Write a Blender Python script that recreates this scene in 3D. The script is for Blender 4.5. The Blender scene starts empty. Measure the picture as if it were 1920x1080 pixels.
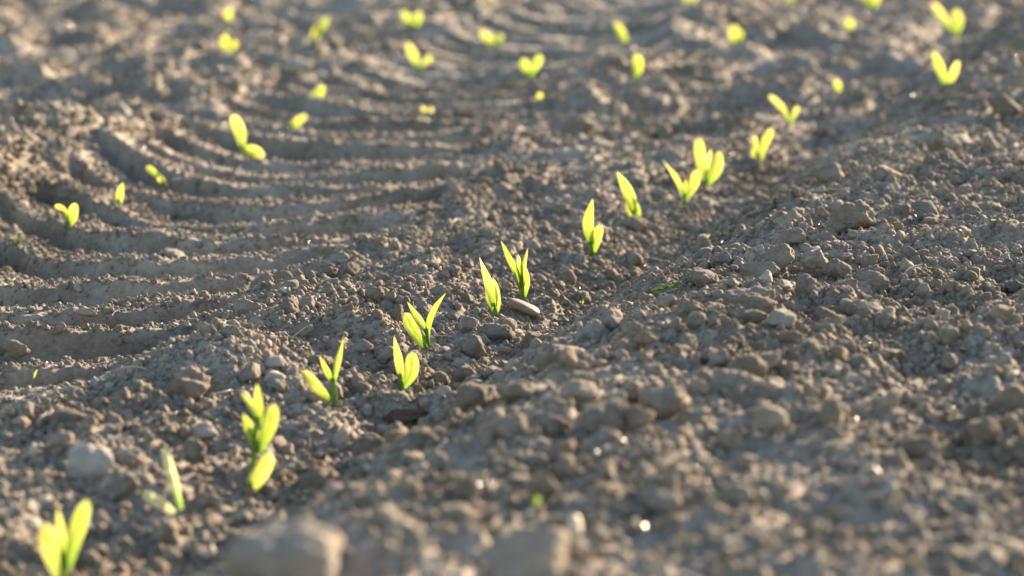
import bpy, bmesh, math, random
import numpy as np
from mathutils import Vector, Matrix

# ------------------------------------------------------------------ camera, sky, sun, exposure
SC = bpy.context.scene
COL = SC.collection
CAM_H = 0.5
FPX = 4800.0                       # focal length in pixels of the 1920-wide photograph
PITCH = math.atan(920.0 / FPX)
cam_d = bpy.data.cameras.new('camera')
cam_d.sensor_width = 36.0
cam_d.lens = FPX / 1920.0 * 36.0
cam_d.clip_start = 0.02
cam_d.clip_end = 2000.0
cam_d.dof.use_dof = True
cam_d.dof.focus_distance = 2.44
cam_d.dof.aperture_fstop = 5.2
cam = bpy.data.objects.new('camera', cam_d)
cam.location = (0, 0, CAM_H)
cam.rotation_euler = (math.pi / 2 - PITCH, 0, 0)
COL.objects.link(cam)
SC.camera = cam

SUN_AZ, SUN_EL = math.radians(38), math.radians(14)
world = bpy.data.worlds.new('World'); SC.world = world; world.use_nodes = True
wn = world.node_tree.nodes
sky = wn.new('ShaderNodeTexSky'); sky.sky_type = 'NISHITA'; sky.sun_disc = False
sky.sun_elevation = SUN_EL; sky.sun_rotation = SUN_AZ
sky.air_density = 1.0; sky.dust_density = 1.2; sky.ozone_density = 1.0
wn['Background'].inputs[1].default_value = 0.092
world.node_tree.links.new(sky.outputs[0], wn['Background'].inputs[0])
sun_d = bpy.data.lights.new('sun', 'SUN')
sun_d.energy = 4.6; sun_d.angle = math.radians(0.6); sun_d.color = (1.0, 0.785, 0.55)
sun = bpy.data.objects.new('sun', sun_d)
sdir = Vector((math.sin(SUN_AZ) * math.cos(SUN_EL), math.cos(SUN_AZ) * math.cos(SUN_EL), math.sin(SUN_EL)))
sun.rotation_euler = (-sdir).to_track_quat('-Z', 'Y').to_euler()
sun.location = (3, 4, 3)
COL.objects.link(sun)
SC.view_settings.view_transform = 'Standard'
SC.view_settings.look = 'None'
SC.view_settings.gamma = 1.0
SC.view_settings.exposure = 2.08
SC.cycles.use_denoising = True
SC.cycles.sample_clamp_direct = 12.0
SC.cycles.max_bounces = 8
SC.cycles.transparent_max_bounces = 8

RNG = np.random.default_rng(11)
random.seed(5)

# ------------------------------------------------------------------ noise in numpy
_perm = np.random.default_rng(3).permutation(256)
_perm = np.concatenate([_perm, _perm, _perm])
_ga = np.random.default_rng(4).uniform(0, 2 * np.pi, 256)
_gx, _gy = np.cos(_ga), np.sin(_ga)
_g3 = np.random.default_rng(6).normal(size=(256, 3)); _g3 /= np.linalg.norm(_g3, axis=1)[:, None]

def _fade(t): return t * t * t * (t * (t * 6 - 15) + 10)

def noise2(x, y, seed=0):
    x = x + seed * 17.31; y = y + seed * 9.77
    xi = np.floor(x).astype(np.int64); yi = np.floor(y).astype(np.int64)
    xf = x - xi; yf = y - yi
    xi &= 255; yi &= 255
    u, v = _fade(xf), _fade(yf)
    def g(ix, iy, dx, dy):
        h = _perm[_perm[ix & 255] + (iy & 255)]
        return _gx[h] * dx + _gy[h] * dy
    a = g(xi, yi, xf, yf); b = g(xi + 1, yi, xf - 1, yf)
    c = g(xi, yi + 1, xf, yf - 1); d = g(xi + 1, yi + 1, xf - 1, yf - 1)
    return 1.5 * (a + u * (b - a) + v * ((c + u * (d - c)) - (a + u * (b - a))))

def noise3(p, seed=0):
    p = p + seed * 13.7
    i = np.floor(p).astype(np.int64); f = p - i; i &= 255
    w = _fade(f)
    r = 0
    for dx in (0, 1):
        for dy in (0, 1):
            for dz in (0, 1):
                h = _perm[_perm[_perm[(i[:, 0] + dx) & 255] + ((i[:, 1] + dy) & 255)] + ((i[:, 2] + dz) & 255)]
                dot = ((f - np.array([dx, dy, dz])) * _g3[h]).sum(1)
                wx = w[:, 0] if dx else 1 - w[:, 0]
                wy = w[:, 1] if dy else 1 - w[:, 1]
                wz = w[:, 2] if dz else 1 - w[:, 2]
                r = r + dot * wx * wy * wz
    return 1.5 * r

def domes(x, y, cell, seed, keep=0.75, rmin=0.28, rmax=0.62):
    """rounded crumbs of soil packed side by side, as heights"""
    x = x / cell; y = y / cell
    xi = np.floor(x).astype(np.int64); yi = np.floor(y).astype(np.int64)
    rs = np.random.default_rng(100 + seed)
    tx, ty = rs.random(4096), rs.random(4096)
    tr = rs.uniform(rmin, rmax, 4096) * (rs.random(4096) < keep)
    tr = np.maximum(tr, 0.02)
    asp = rs.uniform(0.6, 1.0, 4096)
    out = np.zeros_like(x)
    for dx in (-1, 0, 1):
        for dy in (-1, 0, 1):
            cx = xi + dx; cy = yi + dy
            h = (cx * 7919 + cy * 104729 + (cx * cy) * 31) & 4095
            ex = x - (cx + tx[h]); ey = y - (cy + ty[h])
            r = tr[h]
            q = 1 - (ex * ex + ey * ey) / (r * r)
            out = np.maximum(out, np.sqrt(np.maximum(q, 0)) * r * asp[h])
    return out * cell

def sstep(x, a, b):
    t = np.clip((x - a) / (b - a), 0, 1)
    return t * t * (3 - 2 * t)

# ------------------------------------------------------------------ the lie of the field
ROW_T = 0.325
RU = np.array([ROW_T, 1.0]) / math.hypot(ROW_T, 1.0)     # along the row, away from the camera
RV = np.array([RU[1], -RU[0]])                           # across the row, to the right
ROW0 = np.array([0.09, 2.79])
LUG = 0.128

def frame(X, Y):
    dx, dy = X - ROW0[0], Y - ROW0[1]
    return dx * RV[0] + dy * RV[1], dx * RU[0] + dy * RU[1]     # p across, s along

_TY = np.array([0.0, 1.6, 2.0, 2.2, 2.45, 2.67, 3.2, 3.65, 4.4, 5.0, 6.0, 9.0])
_TX = np.array([-0.88, -0.60, -0.43, -0.35, -0.28, -0.215, -0.07, -0.03, 0.10, 0.25, 0.48, 1.2]) - 0.25
_ty = np.linspace(0, 9, 700); _tx = np.convolve(np.pad(np.interp(_ty, _TY, _TX), 12, mode='reflect', reflect_type='odd'), np.ones(25) / 25, 'valid')
def track_mask(p, s, X, Y):
    t = X - np.interp(Y, _ty, _tx) + 0.02 * noise2(Y * 2.2, Y * 0 + 3.3, 5)
    m = 1 - sstep(np.abs(t) + 0.022 * noise2(X * 9, Y * 9, 8), 0.24, 0.285)
    return t, m

def _flat(px_, py_): return (px_ - 960) * 0.5 / (py_ + 380), 2400.0 / (py_ + 380)
LUMPS = [(860, 505, 0.030, -0.020), (705, 470, 0.035, -0.020), (1040, 250, 0.06, -0.030), (610, 115, 0.07, -0.035), (785, 792, 0.035, -0.014), (1240, 98, 0.07, -0.03),
         (590, 545, 0.03, -0.014), (80, 300, 0.12, 0.040), (330, 190, 0.10, 0.03), (30, 160, 0.14, 0.05), (1100, 315, 0.07, 0.026), (340, 735, 0.045, 0.020), (1860, 440, 0.10, 0.018), (700, 655, 0.04, 0.012), (1700, 830, 0.04, -0.015), (1350, 190, 0.08, 0.02)]
LUMPS = [(*_flat(a, b), c, d) for a, b, c, d in LUMPS]
def macro(X, Y):
    p, s = frame(X, Y)
    z = (0.066 + 0.028 * sstep(Y, 3.0, 4.2)) * sstep(p, 0.035, 0.27) - 0.030 * sstep(p, 0.50, 0.80) + 0.035 * sstep(p, 0.95, 1.2)
    z = z + 0.014 * np.exp(-((p + 0.11) / 0.055) ** 2) * (1 + 0.8 * noise2(s * 4, p * 4, 21))
    z = z - 0.013 * np.exp(-((p - 0.065) / 0.045) ** 2)
    t, m = track_mask(p, s, X, Y)
    z = z - 0.022 * m * (1 - 0.7 * sstep(Y, 3.6, 4.6))
    bump = np.exp(-((t + 0.36) / 0.09) ** 2) * sstep(Y, 2.7, 3.1) * (1 - 0.85 * sstep(Y, 3.5, 4.2))
    z = z + bump * (0.055 + 0.04 * noise2(Y * 2.6, t * 3, 31))
    z = z + 0.014 * np.exp(-((t - 0.30) / 0.05) ** 2) * (1 + noise2(Y * 5, t * 5, 33))
    # broad swells, stronger far off
    far = sstep(Y, 3.2, 5.5)
    z = z + (0.008 + 0.030 * far) * noise2(X * 1.7, Y * 1.5, 41) + (0.007 + 0.012 * far) * noise2(X * 4.5, Y * 4.5, 42)
    for lx, ly, lr, lh in LUMPS:
        z = z + lh * np.exp(-((X - lx) ** 2 + (Y - ly) ** 2) / lr ** 2)
    # bars pressed by the tractor tyre: blunt arrows pointing at the camera
    e = np.abs(t - 0.07)
    gt = np.where(e < 0.2, 3.0 * e * e, 0.12 + 1.15 * (e - 0.2)) + 0.010 * noise2(X * 8, Y * 8, 51) + 0.004 * noise2(X * 22, Y * 22, 54)
    ph = (Y - gt) / LUG + 0.10 * noise2(t * 5, Y * 3, 52)
    ph = ph + 0.035 * noise2(X * 55, Y * 55, 58)
    f = ph - np.floor(ph)
    k = np.floor(ph)
    prof = sstep(f, 0.0, 0.11) * (1 - 0.25 * sstep(f, 0.13, 0.62)) * (1 - sstep(f, 0.62, 0.96))
    amp = 0.033 * (0.9 + 0.4 * noise2(k * 3.1 + t * 3, t * 2.0 + k, 53)) * m
    amp = amp * (1 - 0.35 * sstep(Y, 3.9, 5.0))
    amp = amp * (1 - 0.2 * sstep(t, 0.14, 0.26) * (0.5 + noise2(X * 14, Y * 14, 56)))
    slip = np.clip(noise2(X * 4.2, Y * 4.2, 57) - 0.05, 0, 0.5) * m          # a second, fainter print over the first
    ph2 = (Y + 0.5 * t) / 0.095; f2 = ph2 - np.floor(ph2)
    return z + amp * prof + 0.010 * slip * sstep(f2, 0, 0.3) * (1 - sstep(f2, 0.5, 1.0)), m

FOOT = []            # where seedlings come up: loose soil lies flatter there
def height(X, Y):
    z, m = macro(X, Y)
    wx = X + 0.006 * noise2(X * 60, Y * 60, 61); wy = Y + 0.006 * noise2(X * 60, Y * 60, 62)
    loose = 1 - 0.78 * m
    r = loose * (0.009 * noise2(X * 9, Y * 9, 63) + 0.007 * noise2(X * 19, Y * 19, 64)) + 0.003 * noise2(X * 42, Y * 42, 65)
    r = r + loose * 0.40 * (domes(wx, wy, 0.048, 1, 0.32) - 0.0028) + (0.22 + 0.55 * loose) * 0.5 * (domes(wx, wy, 0.019, 2, 0.7) - 0.003)
    r = r + (0.3 + 0.25 * loose) * (domes(wx + 0.3, wy, 0.0085, 3, 0.8) - 0.0015)
    far = sstep(Y, 3.2, 4.4) * (1 - 0.8 * m)                     # rougher, cloddier relief added far off so its own shadows darken it
    r = r + far * (0.45 * (domes(wx, wy, 0.11, 4, 0.5) - 0.009) + 0.012 * noise2(X * 6, Y * 5, 68))
    for fx, fy in FOOT:
        q = (X - fx) ** 2 + (Y + 0.012 - fy) ** 2
        near = q < 0.006
        if near.any(): r[near] = r[near] * (1 - 0.9 * np.exp(-q[near] / 0.02 ** 2))
    return z + r + 0.0011 * noise2(X * 160, Y * 160, 66) + 0.0006 * noise2(X * 380, Y * 380, 67)

def h1(x, y): return float(height(np.array([x]), np.array([y]))[0])
def m1(x, y): return float(macro(np.array([x]), np.array([y]))[0][0])

CP, SP = math.cos(PITCH), math.sin(PITCH)
def at(px, py):
    """the point of the field seen at a pixel of the 1920x1080 photograph"""
    u, v = (px - 960) / FPX, (540 - py) / FPX
    d = Vector((u, CP + v * SP, -SP + v * CP))
    z = 0.0
    for _ in range(14):
        k = (z - CAM_H) / d.z
        z = 0.5 * z + 0.5 * m1(d.x * k, d.y * k)
    k = (z - CAM_H) / d.z
    return Vector((d.x * k, d.y * k, z))
def ppm(pos):     # photograph pixels per metre at a point
    return FPX / ((pos.y) * CP - (pos.z - CAM_H) * SP)

# ------------------------------------------------------------------ where the seedlings stand (read off the photograph)
PLANTS = []
def plan(base, leaves, label, fr=None, **kw):
    q = base if fr is None else (fr[0] + base[0] / fr[2], fr[1] + base[1] / fr[2])
    w = at(*q)
    PLANTS.append((base, leaves, label, fr, kw, q, w)); FOOT.append((w.x, w.y))
Z2, Z3, Z4, Z5 = (700, 430, 4.0), (420, 620, 3.374), (1060, 240, 4.155), (0, 840, 4.5)
R1, R2, R3 = (0, 0, 3.0), (640, 0, 3.0), (1280, 0, 3.0)

plan((918, 655), [([(912, 600), (900, 500), (860, 390), (796, 225)], 92, 'p', 0.2, 'leaf_tip'), ([(932, 640), (940, 560), (925, 440), (895, 370)], 42, 'p', 0.3), ([(902, 640), (868, 560), (835, 435)], 48, 'p', -0.3)],
         'sharp seedling with a withered curled leaf tip, left of the oblong pebble', Z2)
plan((1120, 540), [([(1112, 470), (1080, 350), (1015, 230), (957, 118)], 60, 'p', 0.3), ([(1128, 440), (1122, 310), (1160, 168)], 46, 'p', -0.2), ([(1112, 400), (1100, 300), (1086, 212)], 44, 'p', 0.5), ([(1138, 530), (1158, 420), (1150, 310)], 38, 'p', 0.4), ([(1112, 535), (1095, 440), (1070, 330)], 48, 'p', -0.5)],
         'sharp seedling with several pointed upright leaves just behind the oblong pebble', Z2)
plan((412, 912), [([(395, 915), (310, 780), (236, 645)], 104, 'r', 0.1), ([(400, 800), (335, 690), (258, 565)], 54, 'p', -0.4), ([(412, 880), (420, 740), (465, 610), (547, 494)], 48, 'p', 0.5)],
         'seedling with one broad rounded leaf and a thin leaf arching right', Z2)
plan((1128, 382), [([(1122, 320), (1108, 200), (1078, 58)], 62, 'p', 0.2), ([(1134, 378), (1185, 280), (1190, 152)], 92, 'r', 0.1)],
         'seedling with a thin left and an oval right leaf, below the broad rounded one', Z3)
plan((706, 490), [([(688, 462), (600, 385), (498, 268)], 76, 'r', 0.1), ([(692, 350), (655, 270), (610, 172)], 44, 'p', 0.3), ([(692, 350), (718, 210), (768, 38)], 48, 'p', -0.3)],
         'wide open three leaved seedling, its left leaf low and rounded', Z3)
plan((170, 1030), [([(160, 1040), (225, 930), (300, 782)], 118, 'r', 0.1), ([(215, 800), (180, 660), (130, 540)], 80, 'p', -0.4), ([(225, 800), (290, 650), (322, 492)], 100, 'r', 0.2), ([(235, 620), (240, 480), (226, 345)], 82, 'p', 0.3), ([(225, 600), (180, 500), (116, 415)], 50, 'p', -0.3), ([(205, 805), (205, 700), (215, 600)], 60, 'p', 0.3)],
         'tallest blurred seedling with a bunch of leaves above one low oval leaf', Z3)
plan((560, 1190), [([(545, 1180), (450, 920), (388, 668)], 175, 'r', 0.1), ([(545, 960), (530, 760), (500, 550)], 90, 'p', 0.2), ([(565, 1050), (650, 760), (765, 462)], 140, 'r', -0.2)],
         'blurred three leaved seedling cut off by the bottom left corner', Z5)
plan((1530, 640), [([(1535, 640), (1465, 400), (1378, 145)], 95, 'r', 0.0, 'dry'), ([(1478, 670), (1350, 585), (1200, 505)], 105, 'r', 0.1, 'dry_end')],
         'withered straw pale seedling with two leaves, one lying on the soil', Z5, stem=0.0, up=0.011)
plan((208, 1005), [([(202, 930), (180, 760), (212, 578)], 92, 'p', 0.2), ([(212, 1000), (235, 890), (282, 782)], 100, 'r', 0.1)],
         'seedling with one upright leaf and one oval leaf low on its right', Z4)
plan((540, 738), [([(540, 680), (490, 510), (398, 358)], 104, 'p', 0.2), ([(572, 735), (560, 640), (515, 540)], 52, 'p', 0.3), ([(515, 738), (490, 660), (468, 590)], 44, 'p', -0.3)],
         'narrow seedling leaning left, standing behind the dark clod', Z4)
plan((935, 600), [([(925, 560), (865, 410), (755, 272)], 44, 'p', 0.4, 'leaf_tip'), ([(942, 570), (1000, 460), (1022, 348)], 80, 'r', 0.2), ([(930, 560), (930, 480), (938, 415)], 40, 'p', 0.2)],
         'v shaped seedling with a long thin left leaf and a wide right leaf', Z4)
plan((1105, 452), [([(1088, 420), (1048, 260), (1033, 98)], 92, 'r', 0.1), ([(1108, 452), (1165, 340), (1180, 192)], 100, 'r', 0.1), ([(1100, 380), (1112, 260), (1128, 180)], 40, 'p', 0.3)],
         'seedling with two broad rounded leaves like rabbit ears', Z4)
plan((1512, 280), [([(1510, 260), (1550, 130), (1602, 18)], 66, 'r', 0.2), ([(1490, 220), (1470, 140), (1456, 75)], 50, 'r', 0.2), ([(1500, 270), (1465, 220), (1445, 170)], 40, 'p', 0.3), ([(1515, 285), (1525, 250), (1530, 200)], 40, 'r', 0.2)],
         'small blurred seedling pointing right, beyond the rabbit eared one', Z4)
plan((597, 715), [([(600, 700), (560, 620), (488, 552)], 54, 'r', 0.2), ([(605, 700), (630, 650), (645, 608)], 42, 'r', 0.3)],
         'blurred seedling with a long leaf slanting left and a stub on its right', R3)
plan((1480, 512), [([(1480, 505), (1450, 410), (1403, 308)], 54, 'r', 0.2), ([(1490, 505), (1520, 430), (1548, 355)], 46, 'r', 0.5)],
         'blurred twin leaf seedling on the right below the top corner one', R3)
plan((1530, 205), [([(1525, 195), (1460, 110), (1392, 25)], 72, 'r', 0.1, 'leaf_tip'), ([(1535, 200), (1545, 130), (1525, 65)], 84, 'r', 0.1)],
         'biggest blurred far seedling in the top right corner', R3)
plan((1635, 18), [([(1635, 17), (1640, 0), (1637, -25)], 30, 'r'), ([(1634, 17), (1625, 0), (1618, -18)], 22, 'r')], 'far seedling cut by the top edge, nearest to the top right corner')
plan((1484, 7), [([(1484, 6), (1480, -12), (1476, -32)], 24, 'r')], 'far seedling barely showing at the top edge right of centre')
plan((1291, 12), [([(1291, 11), (1284, -5), (1280, -30)], 30, 'r'), ([(1293, 11), (1302, -5), (1304, -18)], 20, 'r')], 'far seedling cut by the top edge just right of centre')
plan((921, 6), [([(921, 5), (915, -10), (914, -30)], 26, 'r')], 'far seedling barely showing at the top edge left of centre')
plan((1592, 62), [([(1592, 61), (1593, 50), (1591, 36)], 22, 'r', 0.2, 'leaf_tip')], 'small dull yellow far seedling, a single round leaf')
plan((1378, 86), [([(1380, 85), (1376, 70), (1374, 50)], 30, 'r', 0.2, 'leaf_tip'), ([(1380, 85), (1386, 72), (1388, 60)], 16, 'r', 0.2)], 'pale round blurred seedling between the top right ones and the centre')
plan((1175, 90), [([(1175, 88), (1165, 68), (1150, 45)], 27, 'r', 0.1, 'leaf_tip')], 'pale peach coloured blurred seedling slanting left')
plan((1190, 148), [([(1190, 147), (1196, 130), (1193, 106)], 32, 'r', 0.1)], 'single oval leaf seedling below the pale slanting one')
plan((991, 147), [([(990, 145), (985, 130), (980, 113)], 28, 'r', 0.1), ([(992, 145), (1004, 125), (1014, 106)], 26, 'r', 0.1)], 'blurred heart shaped seedling with two equal leaves near top centre')
plan((930, 86), [([(932, 85), (918, 76), (902, 60)], 26, 'r', 0.1, 'leaf_tip'), ([(932, 85), (936, 76), (940, 66)], 18, 'r', 0.1)], 'wide flat yellow blurred seedling above the heart shaped one')
plan((775, 54), [([(776, 53), (768, 40), (755, 24)], 26, 'r', 0.1), ([(776, 53), (784, 40), (788, 25)], 26, 'r', 0.1)], 'yellow far seedling with two spread leaves over the far tyre bars')
plan((786, 130), [([(784, 128), (776, 108), (764, 84)], 26, 'r', 0.1, 'leaf_tip'), ([(788, 128), (800, 118), (806, 106)], 17, 'r', 0.3)], 'blurred seedling with a tall left leaf and a faint short right one')
plan((1013, 206), [([(1013, 205), (1014, 193), (1012, 177)], 20, 'r', 0.1)], 'tiny upright seedling below the heart shaped one')
plan((800, 220), [([(802, 219), (798, 212), (790, 204)], 14, 'r', 0.1), ([(802, 219), (808, 212), (811, 205)], 12, 'r', 0.1)], 'dull olive tiny seedling on the far tyre bars')
plan((1570, 180), [([(1570, 179), (1571, 168), (1566, 154)], 20, 'r', 0.1)], 'tiny green seedling below the dull yellow single leaf')
plan((430, 104), [([(430, 103), (424, 88), (424, 68)], 28, 'r', 0.1), ([(432, 103), (438, 90), (439, 78)], 20, 'r', 0.1)], 'rounded blurred seedling at far left above the tyre bars')
plan((430, 48), [([(430, 47), (430, 32), (427, 18)], 24, 'r', 0.5)], 'faint dull seedling at the top left, farthest on its side')
plan((589, 86), [([(590, 85), (592, 68), (598, 50)], 24, 'r', 0.1, 'leaf_tip'), ([(594, 70), (606, 52), (614, 38)], 22, 'r', 0.1, 'leaf_tip')], 'blurred seedling of two stacked leaves slanting right at upper left')
plan((596, 198), [([(596, 197), (598, 182), (606, 163)], 26, 'r', 0.1), ([(595, 197), (590, 186), (588, 174)], 16, 'r', 0.1)], 'bright stubby seedling standing over the tyre bars')
plan((461, 298), [([(456, 280), (450, 252), (436, 222)], 25, 'r', 0.1), ([(456, 290), (472, 288), (496, 298)], 20, 'r', 0.6), ([(460, 297), (458, 288), (455, 276)], 12, 'p', 0.1)], 'tall seedling in the tyre print with a second leaf lying flat')
plan((548, 246), [([(548, 245), (556, 234), (576, 220)], 17, 'r', 0.3, 'leaf_tip')], 'small dim seedling in the tyre print slanting right')
plan((313, 354), [([(312, 353), (304, 342), (294, 332)], 13, 'r', 0.1), ([(297, 336), (288, 326), (275, 317)], 13, 'r', 0.1, 'leaf_tip')], 'bent thin seedling in the tyre print slanting left')
plan((226, 388), [([(226, 387), (227, 368), (233, 345)], 15, 'p', 0.5)], 'single thin dark green blade in the tyre print')
plan((130, 432), [([(129, 425), (125, 402), (115, 394), (103, 392)], 11, 'r', 0.2), ([(132, 425), (138, 408), (144, 386)], 23, 'r', 0.1)], 'small seedling at left in the tyre print, one leaf bent sideways')
plan((64, 716), [([(64, 715), (67, 707), (72, 697)], 5, 'p', 0.1)], 'tiny green sprout tip on the lowest tyre bar at the left', stem=0)


# ------------------------------------------------------------------ materials
def new_mat(name):
    m = bpy.data.materials.new(name); m.use_nodes = True
    nt = m.node_tree; b = nt.nodes['Principled BSDF']
    return m, nt, b
def N(nt, t, **kw):
    n = nt.nodes.new(t)
    for k, v in kw.items():
        if k.startswith('i_'): n.inputs[k[2:].replace('_', ' ')].default_value = v
        else: setattr(n, k, v)
    return n
def ramp(nt, stops):
    r = nt.nodes.new('ShaderNodeValToRGB')
    el = r.color_ramp.elements
    el[0].position, el[0].color = stops[0][0], (*stops[0][1], 1)
    el[1].position, el[1].color = stops[-1][0], (*stops[-1][1], 1)
    for p, c in stops[1:-1]:
        e = el.new(p); e.color = (*c, 1)
    return r

def soil_mat(name, dark, mid, pale, world_space=True, k=1.0, bump=0.35, tint=0.0):
    m, nt, b = new_mat(name); L = nt.links.new
    if world_space:
        co = N(nt, 'ShaderNodeNewGeometry').outputs['Position']
    else:
        co = N(nt, 'ShaderNodeTexCoord').outputs['Object']
    n1 = N(nt, 'ShaderNodeTexNoise', i_Scale=14 * k, i_Detail=6.0, i_Roughness=0.6)
    n2 = N(nt, 'ShaderNodeTexNoise', i_Scale=190 * k, i_Detail=5.0, i_Roughness=0.65)
    for n in (n1, n2): L(co, n.inputs['Vector'])
    mx = N(nt, 'ShaderNodeMath', operation='MULTIPLY_ADD'); mx.inputs[1].default_value = 0.55
    L(n1.outputs['Fac'], mx.inputs[0])
    sc = N(nt, 'ShaderNodeMath', operation='MULTIPLY'); sc.inputs[1].default_value = 0.45
    L(n2.outputs['Fac'], sc.inputs[0]); L(sc.outputs[0], mx.inputs[2])
    r = ramp(nt, [(0.36, dark), (0.5, mid), (0.64, pale)])
    L(mx.outputs[0], r.inputs[0])
    pw = N(nt, 'ShaderNodeNewGeometry').outputs['Position']        # drier and damper patches of the field
    n3 = N(nt, 'ShaderNodeTexNoise', i_Scale=4.5, i_Detail=3.0); L(pw, n3.inputs['Vector'])
    r3 = ramp(nt, [(0.35, (0.78, 0.75, 0.71)), (0.62, (1.08, 1.08, 1.08))]); L(n3.outputs['Fac'], r3.inputs[0])
    mp = N(nt, 'ShaderNodeMix', data_type='RGBA', blend_type='MULTIPLY'); mp.inputs['Factor'].default_value = 1
    L(r.outputs['Color'], mp.inputs['A']); L(r3.outputs['Color'], mp.inputs['B'])
    col = mp.outputs['Result']
    if tint > 0:
        oi = N(nt, 'ShaderNodeObjectInfo')
        rr = ramp(nt, [(0.0, (0.72, 0.70, 0.68)), (0.4, (1.0, 0.98, 0.95)), (0.75, (1.12, 1.08, 1.0)), (0.88, (1.12, 0.95, 0.80)), (0.93, (1.25, 1.25, 1.25)), (1.0, (1.55, 1.55, 1.55))])
        L(oi.outputs['Random'], rr.inputs[0])
        mm = N(nt, 'ShaderNodeMix', data_type='RGBA', blend_type='MULTIPLY')
        mm.inputs['Factor'].default_value = tint
        L(col, mm.inputs['A']); L(rr.outputs['Color'], mm.inputs['B'])
        col = mm.outputs['Result']
    L(col, b.inputs['Base Color'])
    b.inputs['Roughness'].default_value = 0.95
    b.inputs['Specular IOR Level'].default_value = 0.25
    b.inputs['Diffuse Roughness'].default_value = 0.0
    b.inputs['Sheen Weight'].default_value = 0.06
    b.inputs['Sheen Roughness'].default_value = 0.45
    b.inputs['Sheen Tint'].default_value = (0.9, 0.82, 0.72, 1)
    bn = N(nt, 'ShaderNodeTexNoise', i_Scale=420 * k, i_Detail=4.0, i_Roughness=0.7)
    L(co, bn.inputs['Vector'])
    bp = N(nt, 'ShaderNodeBump', i_Strength=bump, i_Distance=0.0025 / k)
    L(bn.outputs['Fac'], bp.inputs['Height']); L(bp.outputs['Normal'], b.inputs['Normal'])
    return m

D, Mi, P = (0.16, 0.132, 0.102), (0.255, 0.217, 0.171), (0.36, 0.318, 0.260)
MAT = {}
MAT['ground'] = soil_mat('dry_soil', D, Mi, P)
MAT['crumb'] = soil_mat('crumbly_soil', D, Mi, P, False, 0.05, 0.4, 0.8)
MAT['clod'] = soil_mat('clod_soil', D, Mi, P, False, 0.08, 0.5, 0.55)
MAT['stone'] = soil_mat('pale_stone', (0.24, 0.205, 0.165), (0.31, 0.27, 0.225), (0.40, 0.36, 0.31), False, 0.06, 0.2)
MAT['brownstone'] = soil_mat('brown_stone', (0.19, 0.155, 0.12), (0.27, 0.225, 0.18), (0.36, 0.31, 0.255), False, 0.12, 0.3)
MAT['darkclod'] = soil_mat('damp_clod', (0.06, 0.035, 0.022), (0.10, 0.06, 0.038), (0.15, 0.10, 0.07), False, 0.06, 0.4)
MAT['pebble'] = soil_mat('pinkish_pebble', (0.20, 0.145, 0.11), (0.27, 0.195, 0.15), (0.35, 0.285, 0.225), False, 0.12, 0.2)
MAT['pebble'].node_tree.nodes['Principled BSDF'].inputs['Roughness'].default_value = 0.55
m, nt, b = new_mat('quartz')
b.inputs['Base Color'].default_value = (0.34, 0.28, 0.22, 1); b.inputs['Roughness'].default_value = 0.28
b.inputs['Specular IOR Level'].default_value = 0.6
MAT['quartz'] = m

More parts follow.
